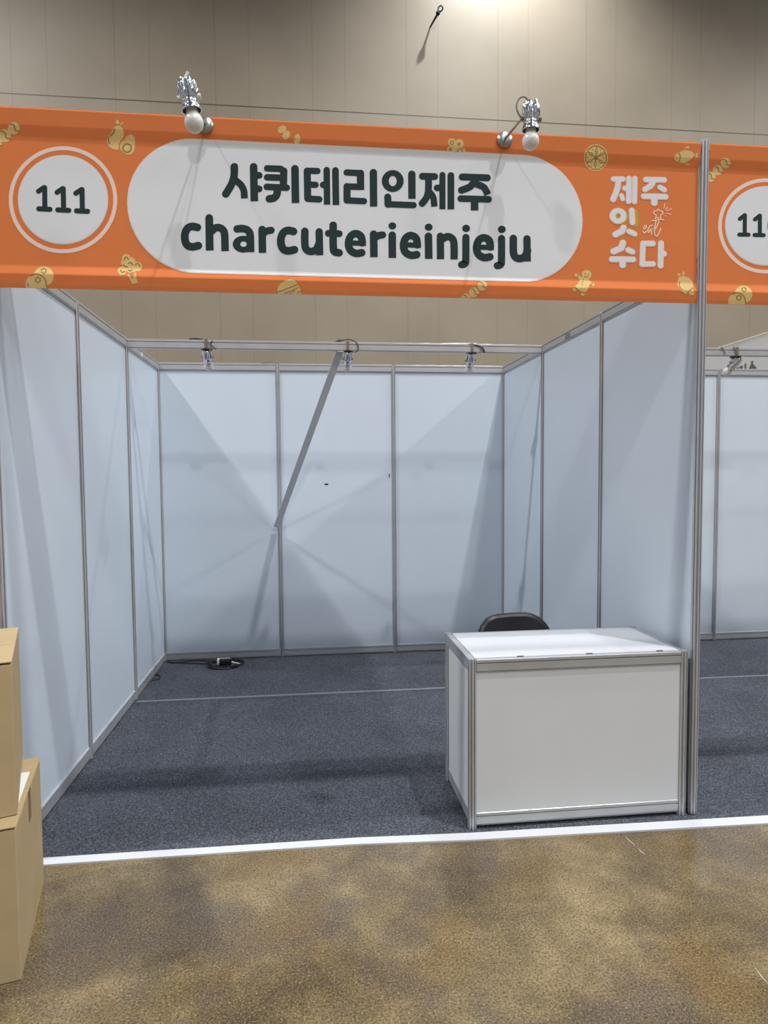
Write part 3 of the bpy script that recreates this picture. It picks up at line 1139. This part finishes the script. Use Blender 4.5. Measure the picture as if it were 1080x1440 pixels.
def beam_spot(px, label, cords, tilt=0.0, bundle=None):
    cpt = at(px, 499, 2.05)
    t = thing('beam_spotlight', (cpt.x, 2.0, 2.548), label, 'lamp', 0, 'clamp lamps under the cross beams')
    o0 = t.location
    lamp_head(t, (cpt.x, 2.052, 2.414), (tilt, -0.72, 0.68), 'steel')
    bm = bmesh.new()
    prism(bm, [Vector(q) for q in ((-0.019, -0.055), (-0.0155, -0.055), (-0.0155, 0.0008), (0.0155, 0.0008), (0.0155, -0.066), (0.022, -0.066), (0.022, 0.004), (-0.019, 0.004))],
          lambda p: (-0.010, p.x, p.y), lambda p: (0.010, p.x, p.y))
    mesh_obj('clamp', bm, 'steel', t)
    bm = bmesh.new()
    lathe(bm, [(0.0, 0.0), (0.040, 0.0), (0.036, -0.008), (0.016, -0.014), (0.0, -0.014)], (0, 0.006, -0.0655), (0, 0, 1), 20)
    mesh_obj('canopy', bm, 'black', t, smooth=True)
    for pts, r, m in cords:
        bm = bmesh.new()
        tube(bm, [q - o0 for q in catmull([at(x, yy, Y) for x, yy, Y in pts], 5)], r, 8)
        mesh_obj('cord', bm, m, t, smooth=True)
    return t


YB = 1.978
beam_spot(292, 'chrome clamp lamp under the cross beam, leftmost of the three',
          [([(266, 477, 2.0), (275, 476.5, 2.0), (285, 477.5, 2.0)], 0.008, 'brown'), ([(285, 477.5, 2.0), (291, 480, 1.99), (295, 482.5, YB), (296, 488, YB), (296, 494, YB)], 0.0045, 'greycable'),
           ([(299, 479, YB), (296, 483, YB), (299, 487, YB), (304, 491, YB)], 0.0035, 'black')])
beam_spot(488.5, 'chrome clamp lamp under the cross beam, beside the top of the slanting grey bar',
          [([(469, 481.5, 2.0), (474, 480, 2.0), (480, 479, 2.0)], [0.005] * 6 + [0.010] * 5, 'brown'), ([(480, 479, 2.0), (490, 477.3, 2.0), (499, 480, 1.99), (503.5, 486, YB), (503, 493, YB), (498, 495.5, YB)], 0.004, 'brown')])
beam_spot(661, 'chrome clamp lamp under the cross beam, rightmost of the three, white cord on top',
          [([(622, 483.5, 2.0), (640, 483, 2.0), (658, 483, 2.0), (670, 483, 2.0)], 0.004, 'socket_white'), ([(658, 484, 1.99), (668, 485, 1.985), (676, 487.5, YB), (680, 491, YB), (681.5, 496, YB)], 0.005, 'black'),
           ([(676, 487.5, YB), (677.5, 491, YB), (676, 496, YB)], 0.0045, 'greycable')], -0.1)
beam_spot(1029, 'chrome clamp lamp under the beam of the neighbouring booth at far right',
          [([(1014, 488, YB), (1018, 492, YB), (1020, 498, YB)], 0.004, 'greycable'), ([(1031, 488, YB), (1035, 493, YB), (1036, 500, YB)], 0.004, 'greycable')], 0.22)

# ------------------------------------------------------------------ counter
cx0, cx1, cy0, cy1, ch = 1.953, 2.945, 0.003, 0.485, 0.778
t = thing('display_counter', ((cx0 + cx1) / 2, (cy0 + cy1) / 2, 0), 'white panelled counter with aluminium frame at the front right of the booth', 'counter')
o0 = t.location
hx, hy = (cx1 - cx0) / 2, (cy1 - cy0) / 2
for sx_, sy_ in ((-1, -1), (1, -1), (-1, 1), (1, 1)):
    bm = bmesh.new()
    post_mesh(bm, sx_ * hx, sy_ * hy, 0.0065, ch)
    mesh_obj('corner_post', bm, 'alu', t)


def crail(bm, a, b, z, h, t=0.013):
    a, b = Vector(a), Vector(b)
    d = (b - a).normalized()
    n = Vector((-d.y, d.x))
    a = a + d * 0.018
    b = b - d * 0.018
    prism(bm, rail_profile(h, t), lambda p: (a.x + n.x * p.x, a.y + n.y * p.x, z + p.y), lambda p: (b.x + n.x * p.x, b.y + n.y * p.x, z + p.y))


for nm, a, b in (('front', (-hx, -hy), (hx, -hy)), ('left', (-hx, hy), (-hx, -hy)), ('right', (hx, -hy), (hx, hy)), ('rear', (hx, hy), (-hx, hy))):
    bm = bmesh.new()
    crail(bm, a, b, ch - 0.060, 0.058)
    mesh_obj('top_rail', bm, 'alu', t)
    if nm != 'rear':
        bm = bmesh.new()
        crail(bm, a, b, 0.022, 0.058, 0.0085)
        mesh_obj('bottom_rail', bm, 'alu', t)
        bm = bmesh.new()
        if a[1] == b[1]:
            box(bm, a[0] + 0.016, b[0] - 0.016, a[1] - 0.006, a[1] + 0.006, 0.075, ch - 0.056)
        else:
            box(bm, a[0] - 0.006, a[0] + 0.006, -hy + 0.016, hy - 0.016, 0.075, ch - 0.056)
        mesh_obj('side_panel', bm, 'panel_counter', t)
bm = bmesh.new()
box(bm, -hx + 0.016, hx - 0.016, -hy + 0.0145, hy - 0.0145, ch - 0.012, ch - 0.0005)
mesh_obj('countertop', bm, 'worktop', t)
for fx, fy in ((-hx * 0.55, -hy + 0.010), (hx * 0.1, -hy + 0.010), (hx * 0.78, -hy + 0.010)):
    bm = bmesh.new()
    box(bm, fx - 0.014, fx + 0.014, fy - 0.004, fy + 0.004, ch - 0.002, ch + 0.0015)
    mesh_obj('clip', bm, 'alu_dark', t)

# ------------------------------------------------------------------ folding chair
t = thing('folding_chair', (2.45, 0.78, 0.0), 'black folding chair behind the white counter, only its backrest top showing', 'chair')
bm = bmesh.new()
out = [(-0.222, 0.52), (-0.226, 0.60), (-0.219, 0.655), (-0.200, 0.697), (-0.165, 0.733), (-0.128, 0.749), (-0.10, 0.753), (0.0, 0.7575), (0.08, 0.7575),
       (0.115, 0.751), (0.155, 0.731), (0.190, 0.697), (0.214, 0.655), (0.224, 0.60), (0.220, 0.52), (0.15, 0.50), (-0.15, 0.50)]


def bend(x):
    return 0.15 + 0.05 * (1 - (x / 0.23) ** 2)


fa, bb, mid = [], [], []
cxm, czm = 0.0, 0.63
for x, z in out:
    xi, zi = x * 0.94, czm + (z - czm) * 0.90
    fa.append(bm.verts.new((xi, bend(xi) - 0.016 + (z - 0.6) * 0.1, zi)))
    mid.append(bm.verts.new((x, bend(x) + (z - 0.6) * 0.1, z)))
    bb.append(bm.verts.new((xi, bend(xi) + 0.014 + (z - 0.6) * 0.1, zi)))
n = len(out)
for i in range(n):
    j = (i + 1) % n
    bm.faces.new((fa[i], fa[j], mid[j], mid[i]))
    bm.faces.new((mid[i], mid[j], bb[j], bb[i]))


def cap(vs):
    # strip fill so that the bend stays smooth
    top = vs[1:8]
    c = bm.verts.new((0, bend(0) + (vs[0].co.y - mid[vs.index(vs[0])].co.y), czm))
    for i in range(n):
        bm.faces.new((vs[i], vs[(i + 1) % n], c))


cap(fa)
cap(bb)
br = mesh_obj('backrest', bm, 'blackvinyl', t, smooth=True)
bm = bmesh.new()
tube(bm, [(x * 1.01, bend(x) + 0.008 + (z - 0.6) * 0.1, z * 1.0 + 0.001) for x, z in out[1:14]], 0.006, 8)
mesh_obj('back_edge', bm, 'black', br, smooth=True)
bm = bmesh.new()
box(bm, -0.19, 0.19, -0.20, 0.14, 0.425, 0.455, 0.012)
mesh_obj('seat', bm, 'blackvinyl', t, smooth=True)
for s in (-1, 1):
    bm = bmesh.new()
    tube(bm, catmull([(s * 0.222, 0.165, 0.62), (s * 0.224, 0.14, 0.52), (s * 0.222, 0.05, 0.42), (s * 0.222, -0.10, 0.20), (s * 0.222, -0.235, 0.018)], 4), 0.0115, 10)
    mesh_obj('front_leg', bm, 'black', t, smooth=True)
    bm = bmesh.new()
    tube(bm, [(s * 0.203, -0.08, 0.42), (s * 0.203, 0.05, 0.24), (s * 0.203, 0.22, 0.018)], 0.0115, 10)
    mesh_obj('rear_leg', bm, 'black', t, smooth=True)
bm = bmesh.new()
tube(bm, [(-0.20, 0.14, 0.12), (0.20, 0.14, 0.12)], 0.008, 8)
mesh_obj('stretcher', bm, 'black', t, smooth=True)

# ------------------------------------------------------------------ cardboard boxes
def carton(FR, BR, width, z0, h, label, extras):
    FR, BR = Vector((FR[0], FR[1])), Vector((BR[0], BR[1]))
    D = (BR - FR).length
    ang = math.atan2(BR.y - FR.y, BR.x - FR.x) - PI / 2
    t = thing('cardboard_box', (FR.x, FR.y, z0), label, 'box', ang, 'stacked cardboard boxes')
    W = width
    bm = bmesh.new()
    box(bm, -W, 0, 0, D, 0.001, h - 0.0105, 0.003)
    mesh_obj('carton_body', bm, 'card', t)
    # four closing flaps: two long ones meeting in the middle seam
    for y0, y1 in ((-0.002, D / 2 - 0.0015), (D / 2 + 0.0015, D + 0.002)):
        bm = bmesh.new()
        box(bm, -W - 0.001, 0.001, y0, y1, h - 0.005, h, 0.0015)
        mesh_obj('flap', bm, 'card', t)
    extras(t, W, D, h)
    return t


def lower_extras(t, W, D, h):
    bm = bmesh.new()
    q = [Vector((p.x, p.y)) for p in (atz(25, 1087, 0.503), atz(44.5, 1085, 0.503), atz(26, 1123, 0.503))]
    R = Matrix.Rotation(-t.rotation_euler.z, 2)
    l = [R @ (p - Vector((t.location.x, t.location.y))) for p in q]
    x1 = (l[1].x + l[2].x) / 2
    box(bm, x1 - 0.16, x1, l[2].y - 0.05, l[1].y, h, h + 0.0008)
    o = mesh_obj('paper_label', bm, 'paper', t)
    o['label'] = 'white paper label'
    bm = bmesh.new()
    box(bm, 0.0005, 0.0016, D * 0.50 - 0.022, D * 0.50 + 0.022, h - 0.115, h - 0.004)
    o = mesh_obj('packing_tape', bm, 'card_tape', t)
    o['label'] = 'brown packing tape tail'


def upper_extras(t, W, D, h):
    bm = bmesh.new()
    box(bm, -W, 0.0, D / 2 - 0.024, D / 2 + 0.024, h, h + 0.0006)
    mesh_obj('packing_tape', bm, 'card', t)


carton((0.317, -0.690), (0.187, -0.158), 0.42, 0.0, 0.503, 'large brown cardboard box standing on the concrete floor, lower of the two', lower_extras)
carton((0.294, -0.620), (0.108, -0.112), 0.40, 0.5035, 0.505, 'brown cardboard box stacked on top of the other box at the left edge', upper_extras)

# ------------------------------------------------------------------ extension cord and loose loops
t = thing('extension_cord', (0.53, 2.80, 0.006), 'coiled black extension cord with socket block on the carpet by the back wall', 'extension cord')
bm = bmesh.new()
pts = []
for q in range(0, 112):
    a = 2 * PI * q / 28
    r = 0.135 + 0.022 * math.sin(q * 0.37) + 0.006 * math.cos(q * 1.1)
    pts.append((r * 1.08 * math.cos(a) + 0.012 * math.sin(q * 0.2), r * 0.86 * math.sin(a), 0.006 + 0.006 * (q // 28) + 0.004 * math.sin(q * 0.9) ** 2))
tube(bm, pts, 0.0045, 8)
mesh_obj('coil', bm, 'black', t, smooth=True)
bm = bmesh.new()
tube(bm, catmull([(-0.13, 0.03, 0.008), (-0.24, 0.07, 0.006), (-0.36, 0.10, 0.006), (-0.46, 0.135, 0.006), (-0.50, 0.165, 0.006)], 6), 0.0045, 8)
mesh_obj('lead', bm, 'black', t, smooth=True)
bm = bmesh.new()
tube(bm, catmull([(-0.10, 0.10, 0.008), (-0.22, 0.155, 0.006), (-0.32, 0.15, 0.006), (-0.44, 0.115, 0.006), (-0.49, 0.15, 0.006)], 6), 0.0045, 8)
mesh_obj('lead', bm, 'black', t, smooth=True)
bm = bmesh.new()
box(bm, -0.05, 0.06, -0.045, 0.03, 0.012, 0.062, 0.008)
mesh_obj('socket_block', bm, 'black', t, smooth=True)
bm = bmesh.new()
box(bm, -0.058, -0.040, -0.05, 0.0, 0.020, 0.066, 0.004)
mesh_obj('plug', bm, 'socket_white', t, smooth=True)
bm = bmesh.new()
box(bm, -0.05, 0.045, -0.02, -0.012, 0.062, 0.067, 0.002)
mesh_obj('plug', bm, 'socket_white', t, smooth=True)
bm = bmesh.new()
tube(bm, [(0.06, -0.03, 0.034), (0.10, -0.045, 0.028), (0.135, -0.055, 0.022)], 0.006, 8)
mesh_obj('plug', bm, 'socket_white', t, smooth=True)

t = thing('cable_loop', (0.03, 2.48, 0.006), 'short black cable loop peeking out under the left booth wall', 'cable')
bm = bmesh.new()
tube(bm, catmull([(-0.02, 0.10, 0.006), (0.005, 0.095, 0.006), (0.030, 0.045, 0.006), (0.036, -0.005, 0.006), (0.022, -0.03, 0.006), (-0.005, -0.035, 0.006), (-0.03, -0.06, 0.006)], 6), 0.0045, 8)
mesh_obj('cable', bm, 'black', t, smooth=True)

bm = bmesh.new()
w0 = [at(366, 512, 2.99), at(373, 509.5, 2.985), at(381, 509, 2.985), at(387, 511.5, 2.99)]
org = Vector((w0[0].x, 3.0, 2.556))
tube(bm, [p - org for p in catmull(w0, 5)], 0.003, 8)
tag(mesh_obj('cable_end', bm, 'greycable', None, True, org), 'thin grey cable arching over the back wall rail, left of its second post', 'cable')

# black scraps stuck to the back wall
for (px, py, w_, h_, lb) in ((459, 681, 0.016, 0.006, 'small black tape scrap stuck in the middle of the back wall'),
                             (547.3, 669, 0.004, 0.016, 'tiny dark upright mark on the back wall beside the second post from right')):
    p = at(px, py, 2.997)
    bm = bmesh.new()
    box(bm, -w_, w_, -0.0014, 0.0, -h_, h_, 0.0005)
    tag(mesh_obj('tape_scrap', bm, 'black', None, False, (p.x, 2.998, p.z)), lb, 'tape')

# ------------------------------------------------------------------ eye bolt high on the hall wall
t = thing('eye_bolt', (3.286, 8.0, 8.713), 'dark eye bolt sticking out high on the beige hall wall', 'bolt')
base = Vector((3.286, 8.0, 8.713))
tip = at(617.5, 16, 7.78)
bm = bmesh.new()
tube(bm, [Vector((0, 0, 0)), (tip - base) * 0.5, tip - base], [0.012, 0.015, 0.020], 10)
mesh_obj('shank', bm, 'dark', t, smooth=True)
bm = bmesh.new()
dd = (tip - base).normalized()
lathe(bm, [(0.0, -0.03), (0.032, -0.03), (0.034, 0.0), (0.028, 0.02), (0.0, 0.02)], tip - base - dd * 0.02, dd, 12)
mesh_obj('collar', bm, 'dark', t, smooth=True)
bm = bmesh.new()
u = Vector((0.45, 0, 0.9)).normalized()
v = Vector((0.9, 0, -0.45)).normalized()
cc = tip - base + u * 0.050
tube(bm, [cc + u * 0.045 * math.cos(2 * PI * q / 20) + v * 0.032 * math.sin(2 * PI * q / 20) for q in range(20)], 0.013, 8, closed=True)
mesh_obj('eye', bm, 'dark', t, smooth=True)

# ------------------------------------------------------------------ white sign wall of the booths behind, at far right
t = thing('sign_wall', (5.87, 4.55, 0), 'white sign wall of the row behind, rising at far right above the neighbouring booth', 'sign')
bm = bmesh.new()
box(bm, -0.015, 0.015, -1.25, 1.05, 0.0, 2.985)
mesh_obj('board', bm, 'panel_counter', t)
bm = bmesh.new()
box(bm, -0.02, 0.02, -1.25, 1.05, 2.985, 3.003)
mesh_obj('top_trim', bm, 'beige_trim', t)
bm = bmesh.new()
yy = -0.56
for L_, z1, w_ in ((0.05, 2.718, 0), (0.04, 2.722, 0), (0.055, 2.728, 0)):
    box(bm, -0.0165, -0.0152, yy - L_, yy, 2.66, z1)
    yy -= L_ + 0.012
box(bm, -0.0165, -0.0152, yy - 0.045, yy - 0.015, 2.66, 2.742)
yy -= 0.07
vs = [bm.verts.new((-0.016, yy - q, z)) for q, z in ((0, 2.66), (0.05, 2.725), (0.045, 2.75), (0.085, 2.75), (0.08, 2.72), (0.15, 2.66))]
bm.faces.new(vs)
mesh_obj('lettering', bm, 'greycable', t)
